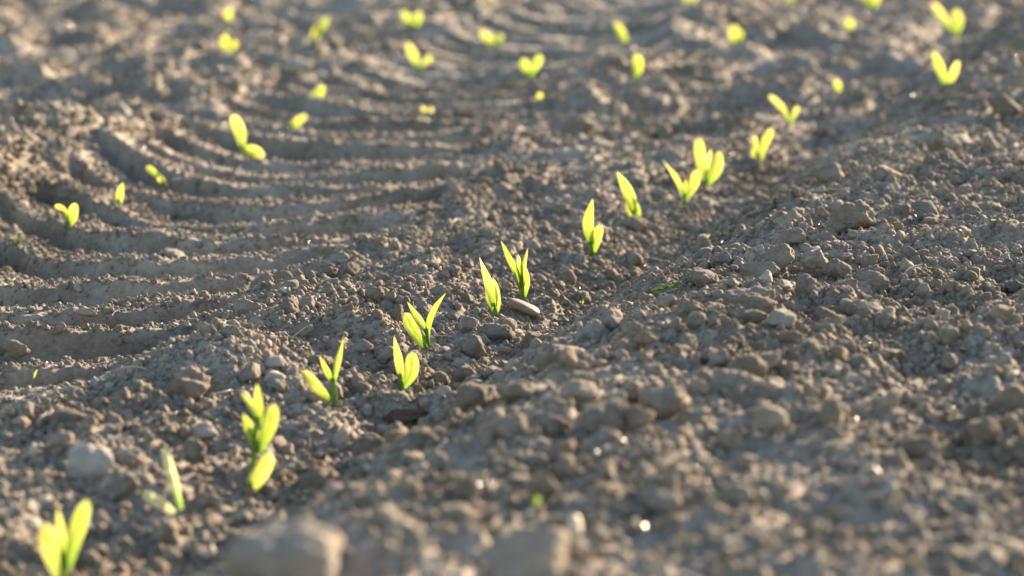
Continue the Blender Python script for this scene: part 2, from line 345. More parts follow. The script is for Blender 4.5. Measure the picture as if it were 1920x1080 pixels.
def leaf_mat(name, trans, refl, base_trans, tip=None, amount=0.62):
    m = bpy.data.materials.new(name); m.use_nodes = True
    nt = m.node_tree; nt.nodes.clear(); L = nt.links.new
    uv = N(nt, 'ShaderNodeUVMap', uv_map='UVMap')
    sp = N(nt, 'ShaderNodeSeparateXYZ'); L(uv.outputs[0], sp.inputs[0])
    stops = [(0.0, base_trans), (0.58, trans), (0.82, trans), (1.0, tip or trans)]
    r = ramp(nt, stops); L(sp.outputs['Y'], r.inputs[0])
    # veins along the blade
    wv = N(nt, 'ShaderNodeTexWave', wave_type='BANDS', bands_direction='X', i_Scale=3.6, i_Distortion=0.6, i_Detail=1.0)
    L(uv.outputs[0], wv.inputs['Vector'])
    no = N(nt, 'ShaderNodeTexNoise', i_Scale=5.0, i_Detail=3.0); L(uv.outputs[0], no.inputs['Vector'])
    vr = ramp(nt, [(0.0, (0.66, 0.76, 0.6)), (1.0, (1.0, 1.0, 1.0))]); L(wv.outputs['Fac'], vr.inputs[0])
    nr = ramp(nt, [(0.32, (0.55, 0.76, 0.5)), (0.68, (1.15, 1.08, 1.3))]); L(no.outputs['Fac'], nr.inputs[0])
    m1_ = N(nt, 'ShaderNodeMix', data_type='RGBA', blend_type='MULTIPLY'); m1_.inputs['Factor'].default_value = 1
    L(r.outputs['Color'], m1_.inputs['A']); L(vr.outputs['Color'], m1_.inputs['B'])
    m2_ = N(nt, 'ShaderNodeMix', data_type='RGBA', blend_type='MULTIPLY'); m2_.inputs['Factor'].default_value = 1
    L(m1_.outputs['Result'], m2_.inputs['A']); L(nr.outputs['Color'], m2_.inputs['B'])
    oi = N(nt, 'ShaderNodeObjectInfo')
    rv = ramp(nt, [(0.0, (0.78, 0.87, 0.75)), (0.5, (1.0, 1.0, 1.0)), (1.0, (1.22, 1.08, 1.5))]); L(oi.outputs['Random'], rv.inputs[0])
    m3_ = N(nt, 'ShaderNodeMix', data_type='RGBA', blend_type='MULTIPLY'); m3_.inputs['Factor'].default_value = 1
    L(m2_.outputs['Result'], m3_.inputs['A']); L(rv.outputs['Color'], m3_.inputs['B'])
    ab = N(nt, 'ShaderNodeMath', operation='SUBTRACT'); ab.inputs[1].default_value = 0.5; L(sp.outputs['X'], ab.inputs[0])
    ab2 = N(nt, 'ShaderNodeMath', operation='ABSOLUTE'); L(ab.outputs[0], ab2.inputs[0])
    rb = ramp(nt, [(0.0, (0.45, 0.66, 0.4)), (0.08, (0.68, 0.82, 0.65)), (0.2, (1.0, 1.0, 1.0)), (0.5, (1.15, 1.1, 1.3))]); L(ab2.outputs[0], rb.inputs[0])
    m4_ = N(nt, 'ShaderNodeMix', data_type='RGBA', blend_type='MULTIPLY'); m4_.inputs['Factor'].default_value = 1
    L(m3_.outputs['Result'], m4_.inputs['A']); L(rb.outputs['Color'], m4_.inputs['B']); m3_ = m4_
    tr = N(nt, 'ShaderNodeBsdfTranslucent'); L(m3_.outputs['Result'], tr.inputs['Color'])
    pb = N(nt, 'ShaderNodeBsdfPrincipled')
    pb.inputs['Base Color'].default_value = (*refl, 1); pb.inputs['Roughness'].default_value = 0.5
    pb.inputs['Specular IOR Level'].default_value = 0.35
    bp = N(nt, 'ShaderNodeBump', i_Strength=0.25, i_Distance=0.0006)
    L(wv.outputs['Fac'], bp.inputs['Height']); L(bp.outputs['Normal'], pb.inputs['Normal'])
    mx = N(nt, 'ShaderNodeMixShader'); mx.inputs[0].default_value = amount
    L(pb.outputs[0], mx.inputs[1]); L(tr.outputs[0], mx.inputs[2])
    o = N(nt, 'ShaderNodeOutputMaterial'); L(mx.outputs[0], o.inputs['Surface'])
    return m
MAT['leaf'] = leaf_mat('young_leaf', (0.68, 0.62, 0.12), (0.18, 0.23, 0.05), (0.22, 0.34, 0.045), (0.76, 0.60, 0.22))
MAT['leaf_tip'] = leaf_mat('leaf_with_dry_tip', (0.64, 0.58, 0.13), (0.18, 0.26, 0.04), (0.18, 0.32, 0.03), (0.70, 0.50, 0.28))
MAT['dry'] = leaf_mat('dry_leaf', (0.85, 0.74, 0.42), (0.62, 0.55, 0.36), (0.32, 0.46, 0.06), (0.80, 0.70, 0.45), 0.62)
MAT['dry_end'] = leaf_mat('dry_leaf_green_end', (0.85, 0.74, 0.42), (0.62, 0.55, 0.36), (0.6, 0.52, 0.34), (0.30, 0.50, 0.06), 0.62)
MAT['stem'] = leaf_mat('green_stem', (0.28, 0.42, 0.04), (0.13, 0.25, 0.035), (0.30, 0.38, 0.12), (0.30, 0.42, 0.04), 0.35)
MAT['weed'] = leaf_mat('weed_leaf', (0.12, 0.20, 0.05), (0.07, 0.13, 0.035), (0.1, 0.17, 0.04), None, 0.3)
m, nt, b = new_mat('straw')
b.inputs['Base Color'].default_value = (0.50, 0.42, 0.30, 1); b.inputs['Roughness'].default_value = 0.45
MAT['straw'] = m
m, nt, b = new_mat('orange_chip')
b.inputs['Base Color'].default_value = (0.42, 0.16, 0.06, 1); b.inputs['Roughness'].default_value = 0.6
MAT['orange'] = m

# ------------------------------------------------------------------ helpers
def mesh_from(name, V, F, mat, smooth=True):
    me = bpy.data.meshes.new(name)
    V = np.asarray(V, dtype=np.float32); F = np.asarray(F, dtype=np.int32)
    me.vertices.add(len(V)); me.vertices.foreach_set('co', V.ravel())
    n, k = F.shape
    me.loops.add(n * k); me.loops.foreach_set('vertex_index', F.ravel())
    me.polygons.add(n)
    me.polygons.foreach_set('loop_start', np.arange(0, n * k, k, dtype=np.int32))
    me.polygons.foreach_set('use_smooth', np.full(n, smooth))
    me.update(calc_edges=True)
    me.materials.append(mat)
    return me
def link(name, data, parent=None, loc=None):
    o = bpy.data.objects.new(name, data); COL.objects.link(o)
    if parent: o.parent = parent
    if loc is not None: o.location = loc
    return o
def tag(o, label=None, cat=None, group=None, kind=None):
    if label: o['label'] = label
    if cat: o['category'] = cat
    if group: o['group'] = group
    if kind: o['kind'] = kind
    return o

# ------------------------------------------------------------------ the field: one sheet, finer near the camera
ac = np.linspace(-0.31, 0.31, 800)
outer = np.array([0.315, 0.325, 0.34, 0.36, 0.385, 0.41, 0.44, 0.48, 0.52, 0.57, 0.63, 0.70])
A = np.concatenate([-outer[::-1], ac, outer])
ys = [1.15]
while ys[-1] < 9.0:
    y = ys[-1]
    st = 0.0011 + 0.0016 * min(1.0, max(0.0, abs(math.log(y / 2.5)) - 0.16) / 0.35)
    ys.append(y * (1 + st))
YS = np.array(ys)
AA, YY = np.meshgrid(A, YS)
XX = AA * YY
ZZ = height(XX.ravel(), YY.ravel()).reshape(XX.shape)
edge = np.minimum.reduce([sstep(0.70 - np.abs(AA), 0, 0.12), sstep(YY, 1.15, 1.22), 1 - sstep(YY, 8.4, 9.0)])
ZZ = ZZ * edge - 0.05 * (1 - edge)
nr, nc = XX.shape
V = np.stack([XX.ravel(), YY.ravel(), ZZ.ravel()], 1)
I = np.arange(nr * nc).reshape(nr, nc)
F = np.stack([I[:-1, :-1].ravel(), I[:-1, 1:].ravel(), I[1:, 1:].ravel(), I[1:, :-1].ravel()], 1)
# the rest of the field out to the horizon
gx = np.concatenate([-np.geomspace(600, 3, 30), np.linspace(-2.5, 2.5, 11), np.geomspace(3, 600, 30)])
GX, GY = np.meshgrid(gx, gx + 4)
GZ = -0.045 + 0.01 * noise2(GX.ravel() * 0.7, GY.ravel() * 0.7, 71).reshape(GX.shape) * (np.hypot(GX, GY - 4) > 8)
GZ = np.where((np.abs(GX) < 0.72 * np.maximum(GY, 0)) & (GY > 1.0) & (GY < 9.2), -0.09, GZ)
J = np.arange(GX.size).reshape(GX.shape) + len(V)
V = np.concatenate([V, np.stack([GX.ravel(), GY.ravel(), GZ.ravel()], 1)])
F = np.concatenate([F, np.stack([J[:-1, :-1].ravel(), J[:-1, 1:].ravel(), J[1:, 1:].ravel(), J[1:, :-1].ravel()], 1)])
g = link('ground', mesh_from('ground', V, F, MAT['ground']))
tag(g, 'dry grey brown field soil with tractor tyre prints', 'soil', kind='structure')

# ------------------------------------------------------------------ clod shapes
def ico(sub):
    bm = bmesh.new(); bmesh.ops.create_icosphere(bm, subdivisions=sub, radius=1.0)
    V = np.array([v.co[:] for v in bm.verts]); F = np.array([[v.index for v in f.verts] for f in bm.faces]); bm.free()
    return V, F
ICO = {k: ico(k) for k in (2, 3, 4, 5)}

def clod_shape(sub, seed, planes=11, soft=9.0, lump=0.16, rough=0.05, flat=0.8, stretch=(1, 1, 1)):
    """a block broken along a few faces, then worn and crusted with crumbs; about unit radius"""
    rs = np.random.default_rng(seed)
    V, F = ICO[sub]
    n = rs.normal(size=(planes, 3)); n /= np.linalg.norm(n, axis=1)[:, None]
    d = rs.uniform(0.68, 1.0, planes)
    q = np.maximum(V @ n.T, 0.02) / d[None, :]
    r = 1.0 / (np.power((q ** soft).sum(1), 1.0 / soft))
    r = np.minimum(r, 1.35)
    P_ = V * r[:, None]
    s = seed * 0.37
    r2 = 1 + lump * noise3(P_ * 1.7 + s, 1) + lump * 0.6 * noise3(P_ * 3.6 + s, 2)
    if sub >= 3: r2 = r2 + rough * 1.3 * np.abs(noise3(P_ * 7 + s, 3)) + rough * noise3(P_ * 12 + s, 4)
    if sub >= 5: r2 = r2 + rough * 0.7 * noise3(P_ * 24 + s, 5)
    P_ = P_ * r2[:, None] * np.array([stretch[0], stretch[1], stretch[2] * flat])
    return P_, F

# ------------------------------------------------------------------ crumbs: instanced by geometry nodes, one object
def scatter(name, sources, pts, rad, rot, idx, mat, label, cat):
    me = bpy.data.meshes.new(name)
    me.vertices.add(len(pts)); me.vertices.foreach_set('co', pts.astype(np.float32).ravel())
    a = me.attributes.new('rad', 'FLOAT', 'POINT'); a.data.foreach_set('value', rad.astype(np.float32))
    a = me.attributes.new('rot', 'FLOAT_VECTOR', 'POINT'); a.data.foreach_set('vector', rot.astype(np.float32).ravel())
    a = me.attributes.new('idx', 'INT', 'POINT'); a.data.foreach_set('value', idx.astype(np.int32))
    me.materials.append(mat)
    o = link(name, me)
    ng = bpy.data.node_groups.new(name + '_nodes', 'GeometryNodeTree')
    ng.interface.new_socket('Geometry', in_out='INPUT', socket_type='NodeSocketGeometry')
    ng.interface.new_socket('Geometry', in_out='OUTPUT', socket_type='NodeSocketGeometry')
    nd, L = ng.nodes, ng.links.new
    gi, go = nd.new('NodeGroupInput'), nd.new('NodeGroupOutput')
    jn = nd.new('GeometryNodeJoinGeometry')
    for so in sources:
        oi = nd.new('GeometryNodeObjectInfo'); oi.inputs['Object'].default_value = so
        gti = nd.new('GeometryNodeGeometryToInstance')
        L(oi.outputs['Geometry'], gti.inputs[0]); L(gti.outputs[0], jn.inputs[0])
    ip = nd.new('GeometryNodeInstanceOnPoints')
    L(gi.outputs[0], ip.inputs['Points']); L(jn.outputs[0], ip.inputs['Instance'])
    ip.inputs['Pick Instance'].default_value = True
    def na(nm, ty):
        n = nd.new('GeometryNodeInputNamedAttribute'); n.data_type = ty; n.inputs['Name'].default_value = nm
        return n.outputs['Attribute']
    L(na('idx', 'INT'), ip.inputs['Instance Index'])
    L(na('rad', 'FLOAT'), ip.inputs['Scale'])
    er = nd.new('FunctionNodeEulerToRotation'); L(na('rot', 'FLOAT_VECTOR'), er.inputs[0])
    L(er.outputs[0], ip.inputs['Rotation'])
    L(ip.outputs[0], go.inputs[0])
    md = o.modifiers.new('scatter', 'NODES'); md.node_group = ng
    tag(o, label, cat, kind='stuff')
    return o

srcs = []
for k in range(14):
    V_, F_ = clod_shape(3, 200 + k, planes=9 if k % 2 else 12, soft=22 if k % 2 else 9, lump=0.12 if k % 2 else 0.24, rough=0.06, flat=0.85)
    srcs.append(bpy.data.objects.new('crumb', mesh_from('crumb', V_, F_, MAT['crumb'])))

def sample_field(n, y0, y1, half=0.39, seed=0):
    rs = np.random.default_rng(900 + seed)
    y = np.sqrt(rs.random(n) * (y1 ** 2 - y0 ** 2) + y0 ** 2)
    return y * rs.uniform(-half, half, n), y, rs
def area(y0, y1, half=0.39): return half * (y1 ** 2 - y0 ** 2)

px_, rad_ = [], []
for i, (y0, y1, rmin, c) in enumerate([(1.25, 1.95, 0.0020, 0.10), (1.95, 3.2, 0.0010, 0.090), (3.2, 4.6, 0.0020, 0.06), (4.6, 7.2, 0.004, 0.05)]):
    n = int(c / rmin ** 2 * area(y0, y1))
    X_, Y_, rs = sample_field(n, y0, y1, seed=i)
    r = rmin * (1 - rs.random(n) * (1 - (rmin / 0.0105) ** 2)) ** -0.5
    r = np.where(r > 0.0040, 0.0040 + (r - 0.0040) * rs.random(n) ** 1.6, r)
    p_, s_ = frame(X_, Y_)
    _, mk = track_mask(p_, s_, X_, Y_)
    pat = 0.55 + 0.9 * noise2(X_ * 7, Y_ * 7, 81) + 0.5 * noise2(X_ * 2.5, Y_ * 2.5, 82)
    keep = rs.random(n) < np.clip(pat, 0.42, 1) * (1 - 0.3 * mk)
    keep &= (mk < 0.5) | (r < 0.0045)
    px_.append(np.stack([X_[keep], Y_[keep]], 1)); rad_.append(r[keep])
XYc = np.concatenate(px_); Rc = np.concatenate(rad_)
Zc = height(XYc[:, 0], XYc[:, 1]) + Rc * RNG.uniform(-0.1, 0.55, len(Rc))
scatter('soil_crumbs', srcs, np.column_stack([XYc, Zc]), Rc, RNG.uniform(0, 6.28, (len(Rc), 3)), RNG.integers(0, len(srcs), len(Rc)),
        MAT['crumb'], 'small crumbs of dry grey brown soil strewn over the field', 'soil')
print('crumbs', len(Rc))

qs = []
for k in range(4):
    V_, F_ = clod_shape(2, 300 + k, planes=8, soft=30, lump=0.05)
    qs.append(bpy.data.objects.new('grain', mesh_from('grain', V_, F_, MAT['quartz'], False)))
X_, Y_, rs = sample_field(14000, 1.3, 6.5, seed=20)
r = rs.uniform(0.0004, 0.0012, len(X_)) * np.where((Y_ > 3.3) | (Y_ < 2.0), 1.5, 1.0)
scatter('quartz_grains', qs, np.column_stack([X_, Y_, height(X_, Y_) + r * 1.2 + 0.0015]), r, rs.uniform(0, 6.28, (len(X_), 3)), rs.integers(0, 4, len(X_)),
        MAT['quartz'], 'tiny glinting quartz grains scattered over the soil', 'grains')

# ------------------------------------------------------------------ clods and stones one can pick out
TAKEN = []
def put_clod(name, me, cx, cy, a, b, rot, label, cat, group=None, deep=1.0, tilt=(0, 0), lift=0.45):
    """cx, cy centre and a, b half width and half height in photograph pixels"""
    q = at(cx, cy + b * 0.75); k = ppm(q)
    grow = 1.18 if name == 'soil_clod' else 1.03
    rx, rz = grow * a / k, grow * b / k
    ry = (rx + rz) / 2 * deep
    o = link(name, me)
    o.rotation_mode = 'XYZ'
    o.rotation_euler = (tilt[0], tilt[1], rot)
    yy = q.y + ry * 0.4
    gz = 0.5 * q.z + 0.5 * h1(q.x, yy) if rz < 0.03 else q.z
    o.location = (q.x, yy, gz + rz * lift + 0.003)
    o.scale = (rx, ry, rz)
    tag(o, label, cat, group)
    TAKEN.append((q.x, q.y + ry * 0.4, max(rx, ry)))
    return o

SPECIAL = [   # cx, cy, half width, half height, material, seed, label
    (562, 1058, 140, 72, 'stone', 1, 'largest blurred stone at the bottom edge left of centre'),
    (1003, 1052, 92, 68, 'stone', 2, 'rounded blurred stone at the bottom edge near the middle'),
    (166, 872, 48, 42, 'stone', 3, 'pale blue grey angular stone above the withered seedling'),
    (1592, 414, 45, 37, 'clod', 64, 'biggest tan clod on the right bank, flat topped and alone'),
    (1650, 428, 20, 20, 'clod', 5, 'small pointed clod touching the right side of the biggest bank clod'),
    (1678, 425, 16, 14, 'clod', 16, 'second little clod right of the biggest bank clod'),
    (1738, 398, 22, 21, 'clod', 6, 'wedge shaped clod upslope and right of the biggest bank clod'),
    (1666, 340, 23, 23, 'clod', 7, 'blurred boxy clod behind the biggest bank clod'),
    (1768, 268, 30, 26, 'clod', 8, 'blurred domed clod in the shaded slope at upper right'),
    (1884, 202, 26, 24, 'clod', 9, 'blurred round clod at the right edge below the tall twin leaf seedling'),
    (1482, 458, 28, 19, 'clod', 10, 'rounded clod behind the cracked clod pair on the bank'),
    (1422, 502, 35, 23, 'clod', 11, 'left one of the cracked clod pair on the bank'),
    (1458, 488, 28, 26, 'clod', 12, 'right one of the cracked clod pair on the bank, ragged edged'),
    (1533, 492, 28, 24, 'clod', 13, 'grey block clod lying against the upright cracked clod'),
    (1568, 505, 27, 24, 'clod', 14, 'upright cracked clod in the middle of the bank'),
    (1632, 492, 17, 16, 'clod', 15, 'small squarish clod right of the upright cracked clod'),
    (1514, 553, 30, 25, 'clod', 17, 'cracked rounded clod below the upright cracked clod'),
    (1408, 566, 46, 24, 'clod', 18, 'slab like tan clod leaning over another clod near the weed'),
    (1420, 587, 34, 22, 'clod', 19, 'grey clod lying right under the leaning slab clod'),
    (1463, 606, 30, 22, 'stone', 20, 'pale wedge shaped stone below the cracked rounded clod'),
    (1630, 584, 25, 16, 'stone', 21, 'smooth pale stone on the bank below the white straw'),
    (1292, 590, 24, 20, 'clod', 22, 'lumpy clod below and right of the flat weed'),
    (1258, 565, 19, 13, 'stone', 23, 'small egg shaped stone touching the flat weed'),
    (1640, 535, 32, 18, 'clod', 24, 'long low clod beside the white straw'),
    (543, 585, 25, 22, 'clod', 25, 'round ball clod standing between tyre print and row'),
    (877, 617, 18, 18, 'clod', 26, 'boxy clod in front of the seedling with the withered tip'),
    (164, 592, 20, 9, 'stone', 27, 'flat pale stone lying on the tyre print at left'),
    (1140, 792, 42, 31, 'clod', 28, 'big round tan clod in the blurred foreground below the pink pebble'),
    (1082, 746, 35, 26, 'clod', 29, 'blurred tan clod just above the big round tan clod'),
    (978, 748, 38, 20, 'clod', 30, 'low blurred clod left of the tan clods'),
    (1030, 760, 20, 20, 'stone', 31, 'blue grey round stone between the low clod and the tan clods'),
    (1195, 795, 28, 26, 'clod', 32, 'darker clod touching the big round tan clod on its right'),
    (866, 978, 40, 32, 'clod', 33, 'dark blurred boxy clod in the near foreground centre'),
    (1010, 915, 34, 24, 'clod', 34, 'blurred clod above the yellow leaf scrap in the foreground'),
    (1436, 692, 23, 20, 'clod', 35, 'tan ball shaped clod alone on the lower bank'),
    (1670, 668, 23, 14, 'clod', 36, 'dark flattened oval clod on the lower right bank'),
    (830, 755, 18, 14, 'stone', 37, 'small blue grey pebble stone right of the second nearest sharp seedling'),
    (1062, 668, 34, 22, 'clod', 38, 'lumpy mound like clod left of the pink pebble'),
    (1210, 640, 20, 16, 'clod', 39, 'clod on the slope above the pink pebble'),
    (470, 705, 24, 17, 'clod', 40, 'rounded clod behind the three leaved seedling at lower left'),
    (515, 690, 20, 15, 'stone', 41, 'pale rounded stone left of the wide open seedling'),
    (352, 742, 34, 26, 'clod', 42, 'broken crumbly heap clod on the left edge of the row'),
    (380, 812, 28, 22, 'stone', 43, 'blue grey blurred stone left of the tall double seedling'),
    (30, 650, 24, 18, 'clod', 44, 'rounded clod at the left edge on the lowest tyre bar'),
    (1560, 330, 30, 20, 'clod', 45, 'blurred low clod in the shaded slope left of the boxy clod'),
    (1190, 428, 26, 14, 'clod', 46, 'dark clod under the leaning narrow seedling'),
    (690, 470, 26, 15, 'stone', 47, 'grey stone in the dark hollow at the end of the tyre bars'),
    (780, 475, 22, 18, 'clod', 48, 'pointed clod right of the dark hollow beyond the row'),
    (555, 118, 28, 20, 'stone', 50, 'blurred stone beyond the tyre print near the top left'),
    (1485, 640, 22, 16, 'clod', 51, 'clod below the pale wedge shaped stone'),
    (1560, 610, 24, 17, 'clod', 52, 'ragged clod right of the pale wedge shaped stone'),
    (230, 930, 26, 24, 'clod', 53, 'dark blurred clod under the pale blue grey angular stone'),
    (1440, 800, 34, 26, 'clod', 55, 'blurred grey clod in the right foreground'),
    (1720, 840, 40, 24, 'clod', 56, 'dark blurred clod in the lower right foreground'),
    (1380, 950, 30, 22, 'clod', 57, 'blurred clod near the bottom right of centre'),
    (715, 985, 34, 26, 'clod', 58, 'blurred rounded clod between the two bottom edge stones'),
    (590, 905, 36, 22, 'clod', 59, 'blurred clod right of the tall double seedling'),
    (1240, 945, 34, 22, 'clod', 60, 'pale blurred clod right of the yellow leaf scrap'),
]
for (cx, cy, a, b_, mt, sd, lab) in SPECIAL:
    big = a > 40 or (420 < cy < 640)
    st = mt == 'stone'
    V_, F_ = clod_shape(5 if big else 4, 400 + sd, planes=9 if not st else 8, soft=12 if not st else (4.5 if a > 60 else 7),
                        lump=0.15 if not st else 0.08, rough=0.055 if not st else 0.012, flat=1.0)
    if a > 60:
        V_, F_ = clod_shape(5, 800 + sd, planes=9, soft=4.5, lump=0.12, rough=0.02, flat=1.0)
        if sd == 1: V_[:, 2] *= 1 - 0.42 * V_[:, 0]
    V_ = V_ / np.abs(V_).max(0)
    if a > 60: mt = 'brownstone'
    put_clod('stone' if st else 'soil_clod', mesh_from('clod', V_, F_, MAT[mt]), cx, cy, a, b_, 0.0, lab, 'stone' if st else 'clod',
             'stones lying on the field' if st else 'large soil clods on the field', lift=0.5 if a < 60 else 0.38)

V_, F_ = ICO[5]
V_ = V_ / (np.abs(V_) ** np.array([3.4, 2.2, 2.4])).sum(1)[:, None] ** 0.36
V_ = V_ * (1 + 0.06 * noise3(V_ * 1.4, 9) + 0.012 * noise3(V_ * 9, 10))[:, None]; V_ = V_ / np.abs(V_).max(0)
put_clod('pebble', mesh_from('pebble', V_, F_, MAT['pebble']), 982, 582, 31, 10, 0.0, 'oblong smooth pinkish brown pebble lying in front of two seedlings', 'pebble', tilt=(0, math.radians(22)), lift=0.55)
V_, F_ = clod_shape(4, 461, planes=9, soft=5, lump=0.07, rough=0.01, flat=1.0); V_ = V_ / np.abs(V_).max(0)
put_clod('pebble', mesh_from('pebble', V_, F_, MAT['pebble']), 1118, 689, 18, 9, 0.0, 'small shiny pink pebble half buried in the blurred bank foreground', 'pebble')
V_, F_ = clod_shape(4, 462, planes=10, lump=0.2, rough=0.07, flat=1.0); V_ = V_ / np.abs(V_).max(0)
put_clod('soil_clod', mesh_from('dark_clod', V_, F_, MAT['darkclod']), 762, 794, 42, 13, 0.0, 'long dark rust brown clod in the hollow beside the row', 'clod', 'large soil clods on the field')

# the smaller clods: 12 shapes shared by 230 of them
NICK = ['withered tip seedling', 'several pointed leaves seedling', 'broad rounded leaf seedling', 'thin and oval leaf seedling', 'wide open three leaved seedling',
        'tallest blurred seedling', 'bottom corner seedling', 'withered pale seedling', 'upright and oval leaf seedling', 'narrow leaning seedling', 'v shaped seedling',
        'rabbit eared seedling', 'small seedling pointing right', 'left slanting stub seedling', 'blurred twin leaf seedling', 'top right corner seedling', None, None, None, None,
        'dull yellow single leaf seedling', 'pale round seedling', 'pale peach seedling', 'single oval leaf seedling', 'heart shaped seedling', 'wide flat yellow seedling',
        'far spread yellow seedling', 'tall left leaf seedling', 'tiny upright seedling', 'dull olive seedling', 'tiny green seedling', 'rounded far left seedling',
        'faint top left seedling', 'stacked leaves seedling', 'stubby tyre print seedling', 'tall tyre print seedling', 'dim tyre print seedling', 'bent thin seedling',
        'thin dark green blade', 'sideways bent leaf seedling', 'tiny sprout tip']
masters = []
for k in range(12):
    V_, F_ = clod_shape(4, 500 + k, planes=10, lump=0.18, rough=0.065, flat=0.8)
    masters.append(mesh_from('small_clod', V_, F_, MAT['clod']))
def px(v):        # a point's place in the photograph, only used to word the labels
    d = v[1] * CP - (v[2] - CAM_H) * SP
    return (960 + v[0] / d * FPX, 540 - (v[1] * SP + (v[2] - CAM_H) * CP) / d * FPX)
ANCHORS = [(q, n_) for (_, _, lab, _, _, q, w), n_ in zip(PLANTS, NICK) if n_]
ANCHORS += [((1592, 412), 'biggest tan bank clod'), ((1514, 553), 'cracked rounded bank clod'), ((543, 585), 'round ball clod'), ((1140, 792), 'big blurred tan clod'),
            ((1670, 668), 'dark flattened oval clod'), ((562, 1048), 'largest bottom edge stone'), ((1003, 1052), 'rounded bottom edge stone'), ((166, 872), 'pale angular stone'),
            ((1436, 692), 'lone tan ball clod'), ((1768, 268), 'domed clod in the shade'), ((1715, 525), 'curved white straw'), ((1650, 925), 'pale foreground straw'),
            ((982, 580), 'oblong pebble'), ((1118, 689), 'pink pebble'), ((1250, 546), 'flat spread weed'), ((762, 794), 'long dark brown clod')]
small = []
cnt, tries = 0, 0
rs = np.random.default_rng(77)
while cnt < 222 and tries < 20000:
    tries += 1
    if rs.random() < 0.75: y = rs.uniform(1.7, 3.2)
    else: y = rs.uniform(3.2, 5.6)
    x = rs.uniform(-0.205, 0.205) * y
    p, s = frame(x, y); t = float(track_mask(0, 0, np.array([x]), np.array([y]))[0][0])
    if abs(t) < 0.25 and rs.random() > 0.05: continue
    r = 0.0058 * (1 - rs.random() * (1 - (0.0058 / 0.017) ** 2.5)) ** (-1 / 2.5)
    if 2.1 < y < 3.0: r = min(r, 0.0125)
    if y > 3.2: r *= 1.5
    if y < 2.1: r = min(r * 1.15, 0.0135)
    if any((x - a) ** 2 + (y - b) ** 2 < (c + r) ** 2 * 0.8 for a, b, c in TAKEN): continue
    if any(abs(x - a) < 0.02 + r and -0.015 < b - y < 0.06 for a, b in FOOT): continue
    TAKEN.append((x, y, r))
    o = link('soil_clod', masters[cnt % 12])
    z = h1(x, y)
    o.location = (x, y, 0.5 * z + 0.5 * m1(x, y) + r * rs.uniform(0.35, 0.6))
    o.rotation_euler = (rs.uniform(-0.5, 0.5), rs.uniform(-0.5, 0.5), rs.uniform(0, 6.28))
    q = rs.uniform(0.82, 1.2, 3) * r; o.scale = q
    u, v = px((x, y, z))
    best = min(ANCHORS, key=lambda a: (a[0][0] - u) ** 2 + ((a[0][1] - v) * 1.6) ** 2)
    dx, dy = u - best[0][0], v - best[0][1]
    side = ('to the right of' if dx > 0 else 'to the left of') if abs(dx) > abs(dy) * 1.3 else ('below' if dy > 0 else 'above')
    small.append((best[1], side, math.hypot(dx, dy), o)); cnt += 1
ORD = ['nearest', 'second nearest', 'third nearest', 'fourth nearest', 'fifth nearest', 'sixth nearest', 'seventh nearest', 'eighth nearest', 'ninth nearest', 'tenth nearest', 'eleventh nearest', 'twelfth nearest', 'thirteenth nearest', 'fourteenth nearest', 'fifteenth nearest', 'sixteenth nearest']
seen = {}
for nm, side, dist, o in sorted(small, key=lambda a: a[2]):
    k = seen.get((nm, side), 0); seen[(nm, side)] = k + 1
    tag(o, 'small soil clod, %s %s the %s' % (ORD[min(k, 15)], side, nm), 'clod', 'small soil clods')

# ------------------------------------------------------------------ seedlings
def spline(pts, n):
    pts = [np.array(p, float) for p in pts]
    if len(pts) == 2: pts = [pts[0], (pts[0] + pts[1]) / 2, pts[1]]
    e = [2 * pts[0] - pts[1]] + pts + [2 * pts[-1] - pts[-2]]
    out = []
    m_ = len(pts) - 1
    for i in range(n + 1):
        u = i / n * m_; k = min(int(u), m_ - 1); f = u - k
        a, b, c, d = e[k], e[k + 1], e[k + 2], e[k + 3]
        out.append(0.5 * ((2 * b) + (-a + c) * f + (2 * a - 5 * b + 4 * c - d) * f * f + (-a + 3 * b - 3 * c + d) * f ** 3))
    return np.array(out)

